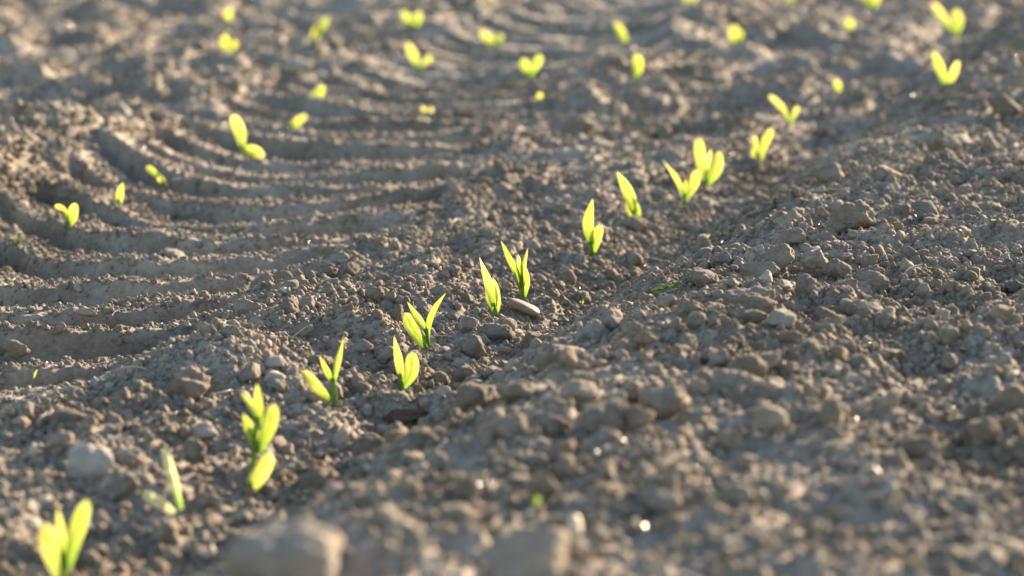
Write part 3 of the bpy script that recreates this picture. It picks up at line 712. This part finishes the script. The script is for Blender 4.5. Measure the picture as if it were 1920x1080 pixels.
def blade(name, pts, w, tip, mat, parent, psi=0.0, cup=0.35, twist=0.0, base_w=0.5, nu=6, nv=18):
    """a leaf blade along a 3-D spine (metres, local to the plant); tip 'r' rounded or 'p' pointed"""
    S = spline(pts, nv)
    T = np.gradient(S, axis=0); T /= np.linalg.norm(T, axis=1)[:, None]
    V, F, UV = [], [], []
    for i in range(nv + 1):
        v = i / nv
        if tip == 'r':
            pr = (base_w + (1 - base_w) * math.sin(min(v / 0.62, 1) * math.pi / 2)) * math.sqrt(max(0.0, 1 - max(0, (v - 0.62) / 0.38) ** 2.3))
        else:
            pr = (base_w + (1 - base_w) * math.sin(min(v / 0.45, 1) * math.pi / 2)) * (1 - max(0, (v - 0.42) / 0.58) ** 1.7)
        hw = w / 2 * max(pr, 0.012)
        t = T[i]
        side = np.cross(t, np.array([0, -1.0, 0.0])); ln = np.linalg.norm(side)
        side = side / ln if ln > 1e-5 else np.array([1.0, 0, 0])
        nrm = np.cross(side, t)
        a = psi * (1 - 0.3 * v) + twist * v * v
        sd = side * math.cos(a) + nrm * math.sin(a); nm = -side * math.sin(a) + nrm * math.cos(a)
        cu = cup * (1.7 - 1.2 * v)
        for j in range(nu + 1):
            q = 2 * j / nu - 1
            wob = 0.10 * math.sin(v * 8 + q * 1.5 + w * 4000) * abs(q)
            V.append(S[i] + sd * hw * q * (1 - 0.15 * cu * q * q) + nm * hw * (cu * (q * q) + wob))
            UV.append((j / nu, v))
    for i in range(nv):
        for j in range(nu):
            a = i * (nu + 1) + j
            F.append((a, a + 1, a + nu + 2, a + nu + 1))
    me = mesh_from(name, V, F, mat)
    uvl = me.uv_layers.new(name='UVMap')
    li = np.zeros(len(me.loops), np.int32); me.loops.foreach_get('vertex_index', li)
    uvl.data.foreach_set('uv', np.array(UV, np.float32)[li].ravel())
    return link(name, me, parent)

def stalk(name, pts, r0, r1, mat, parent, n=8, seg=9):
    S = spline(pts, n)
    V, F, UV = [], [], []
    for i, c in enumerate(S):
        r = r0 + (r1 - r0) * i / n
        for j in range(seg):
            a = 2 * math.pi * j / seg
            V.append(c + np.array([math.cos(a) * r, math.sin(a) * r * 0.85, 0])); UV.append((j / seg, i / n))
    for i in range(n):
        for j in range(seg):
            k = (j + 1) % seg
            F.append((i * seg + j, i * seg + k, (i + 1) * seg + k, (i + 1) * seg + j))
    me = mesh_from(name, V, F, mat)
    uvl = me.uv_layers.new(name='UVMap')
    li = np.zeros(len(me.loops), np.int32); me.loops.foreach_get('vertex_index', li)
    uvl.data.foreach_set('uv', np.array(UV, np.float32)[li].ravel())
    return link(name, me, parent)

def seedling(base, leaves, label, fr=None, name='maize_seedling', cat='seedling', group='maize seedlings', stem=0.35, sr=None, up=0.003):
    """base and leaf points in photograph pixels (or in an enlarged crop fr = origin x, y, enlargement)"""
    cv = (lambda p: p) if fr is None else (lambda p: (fr[0] + p[0] / fr[2], fr[1] + p[1] / fr[2]))
    ks = 1.0 if fr is None else 1.0 / fr[2]
    bx, by = cv(base)
    q = at(bx, by); k = ppm(q)
    root = link(name, None, loc=(q.x, q.y, q.z + up))
    tag(root, label, cat, group)
    rr = random.Random(int(bx * 7 + by))
    tops = []
    for i, lf in enumerate(leaves):
        pts, w, tip = lf[0], lf[1], lf[2]
        psi = lf[3] if len(lf) > 3 else rr.uniform(-0.45, 0.45)
        mt = lf[4] if len(lf) > 4 else 'leaf'
        lean = rr.uniform(-0.25, 0.30)          # towards or away from the camera as it rises
        P3 = []
        x0, y0 = cv(pts[0])
        for p in pts:
            u, v = cv(p)
            dz = (by - v) / k / CP
            rise = (y0 - v) / k
            P3.append((( u - bx) / k, lean * rise + 0.0012 * (i - 1), dz))
        ww = w * ks / k / max(0.55, math.cos(psi))
        ww *= 0.68 if q.y > 3.9 else 1.0
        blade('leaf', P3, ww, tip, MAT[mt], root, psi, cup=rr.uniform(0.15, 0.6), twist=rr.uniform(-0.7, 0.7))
        tops.append(P3[0])
    if stem:
        hs = max(0.004, max(t[2] for t in tops))
        tx = tops[int(np.argmax([t[2] for t in tops]))][0]
        r = (sr if sr else 0.0021)
        stalk('stem', [(0, 0.001, -0.012), (tx * 0.3, 0.001, hs * 0.4), (tx, 0.0008, hs + 0.004)], r * 1.1, r * 0.8, MAT['stem'], root)
    return root

for (base, leaves, label, fr, kw, q, w) in PLANTS:
    seedling(base, leaves, label, fr, **kw)

# weeds
def weed(base, leaves, label):
    return seedling(base, leaves, label, name='weed', cat='weed', group='small weeds', stem=0.3, sr=0.0006)
weed((1250, 552), [([(1250, 546), (1234, 544), (1219, 552)], 5, 'p', 0.9, 'weed'), ([(1250, 546), (1266, 541), (1281, 535)], 5, 'p', 0.9, 'weed'), ([(1250, 548), (1248, 543), (1246, 539)], 5, 'p', 0.2, 'weed'), ([(1250, 548), (1253, 543), (1254, 539)], 5, 'p', 0.2, 'weed')],
     'sharp little weed with two flat spread leaves on the bank')
weed((36, 466), [([(36, 462), (32, 456), (27, 450)], 8, 'r', 0.2, 'weed'), ([(37, 462), (39, 454), (40, 446)], 8, 'r', 0.2, 'weed')], 'tiny dark green weed at the left edge of the tyre print')
weed((1092, 576), [([(1092, 575), (1093, 571), (1094, 567)], 3, 'p', 0.1), ([(1091, 575), (1089, 572), (1087, 570)], 3, 'p', 0.1)], 'tiny bright green sprout right of the oblong pebble')
weed((1325, 455), [([(1325, 454), (1327, 449), (1331, 443)], 6, 'p', 0.2), ([(1325, 454), (1322, 450), (1321, 446)], 5, 'p', 0.2)], 'tiny blurred green weed below the v shaped seedling')
weed((1006, 958), [([(1004, 957), (1006, 948), (1012, 938)], 12, 'r', 0.1, 'stem')], 'yellow green leaf scrap in the blurred bottom foreground')
weed((1417, 924), [([(1417, 923), (1418, 915), (1420, 906)], 11, 'r', 0.1)], 'tiny yellow leaf dot in the lower right foreground')

# straw and chips
def strip(name, pts, w, mat, label, cat, group):
    q = at(*pts[len(pts) // 2]); k = ppm(q)
    root_x, root_y = pts[len(pts) // 2]
    P3 = [((u - root_x) / k, 0.002 * i, (root_y - v) / k) for i, (u, v) in enumerate(pts)]
    S = spline(P3, 10); V, F = [], []
    r = w / k / 2
    for i, c in enumerate(S):
        e = math.sin(math.pi * min(max(i / 10, 0.06), 0.94)) ** 0.5
        for j in range(6):
            a = 2 * math.pi * j / 6
            V.append(c + np.array([0.25 * math.cos(a) * r, math.cos(a) * r, math.sin(a) * r * 0.8]) * e)
    for i in range(10):
        for j in range(6):
            n_ = (j + 1) % 6
            F.append((i * 6 + j, i * 6 + n_, (i + 1) * 6 + n_, (i + 1) * 6 + j))
    o = link(name, mesh_from(name, V, F, mat), loc=(q.x, q.y, q.z + 0.010))
    tag(o, label, cat, group)
for pts, w, lab in [
    ([(1692, 536), (1706, 524), (1730, 517)], 6, 'curved white straw lying on the right bank'),
    ([(1637, 903), (1652, 922), (1668, 946)], 13, 'pale blurred straw in the lower right foreground'),
    ([(545, 655), (565, 640), (578, 632)], 3, 'thin dark straw beside the rounded clods left of the row'),
    ([(1540, 862), (1570, 858), (1604, 860)], 10, 'flat blurred straw lying level in the right foreground'),
    ([(322, 352), (335, 350), (346, 356)], 9, 'pale chip in the tyre print behind the bent seedling')]:
    strip('straw_piece', pts, w, MAT['straw'], lab, 'straw', 'bits of straw')
for cx, cy, a, b_, mt, sd, lab in [
    (690, 888, 10, 9, 'straw', 1, 'bright pale chip right of the tall double seedling'),
    (677, 868, 12, 8, 'orange', 2, 'rust orange chip behind the bright pale chip'),
    (391, 1045, 14, 14, 'straw', 3, 'bright round chip left of the largest bottom stone'),
    (1078, 995, 16, 22, 'straw', 4, 'upright pale chip above the rounded bottom edge stone'),
    (62, 848, 9, 14, 'straw', 5, 'pale upright chip at left above the corner seedling'),
    (533, 552, 9, 6, 'straw', 6, 'bright chip in the gap behind the ball clod')]:
    V_, F_ = clod_shape(3, 700 + sd, planes=7, soft=14, lump=0.08, flat=1.0); V_ = V_ / np.abs(V_).max(0)
    put_clod('stone_chip', mesh_from('chip', V_, F_, MAT[mt]), cx, cy, a, b_, 0.0, lab, 'chip', 'bright chips', lift=0.8)

# fine dry roots and bits of straw, too many and too thin to count
rs = np.random.default_rng(55)
V, F = [], []
for i in range(260):
    y = math.sqrt(rs.uniform(1.5 ** 2, 4.5 ** 2)); x = rs.uniform(-0.24, 0.24) * y
    L_ = rs.uniform(0.006, 0.03); a0 = rs.uniform(0, 6.28); cv_ = rs.uniform(-1.6, 1.6); rr_ = rs.uniform(0.0002, 0.0006)
    c = np.array([x, y, h1(x, y) + 0.003]); up = rs.uniform(-0.1, 0.5); b0 = len(V)
    for j in range(7):
        a = a0 + cv_ * j / 6
        d = np.array([math.cos(a), math.sin(a), up * (1 - j / 3)]); c = c + d * L_ / 6
        sd = np.array([-math.sin(a), math.cos(a), 0]) * rr_
        V += [c + sd, c + np.array([0, 0, rr_]), c - sd, c - np.array([0, 0, rr_])]
    for j in range(6):
        for k in range(4):
            F.append((b0 + j * 4 + k, b0 + j * 4 + (k + 1) % 4, b0 + j * 4 + 4 + (k + 1) % 4, b0 + j * 4 + 4 + k))
tag(link('dry_root_fibres', mesh_from('dry_root_fibres', V, F, MAT['straw'])), 'fine dry root fibres and straw bits scattered on the soil', 'fibres', kind='stuff')
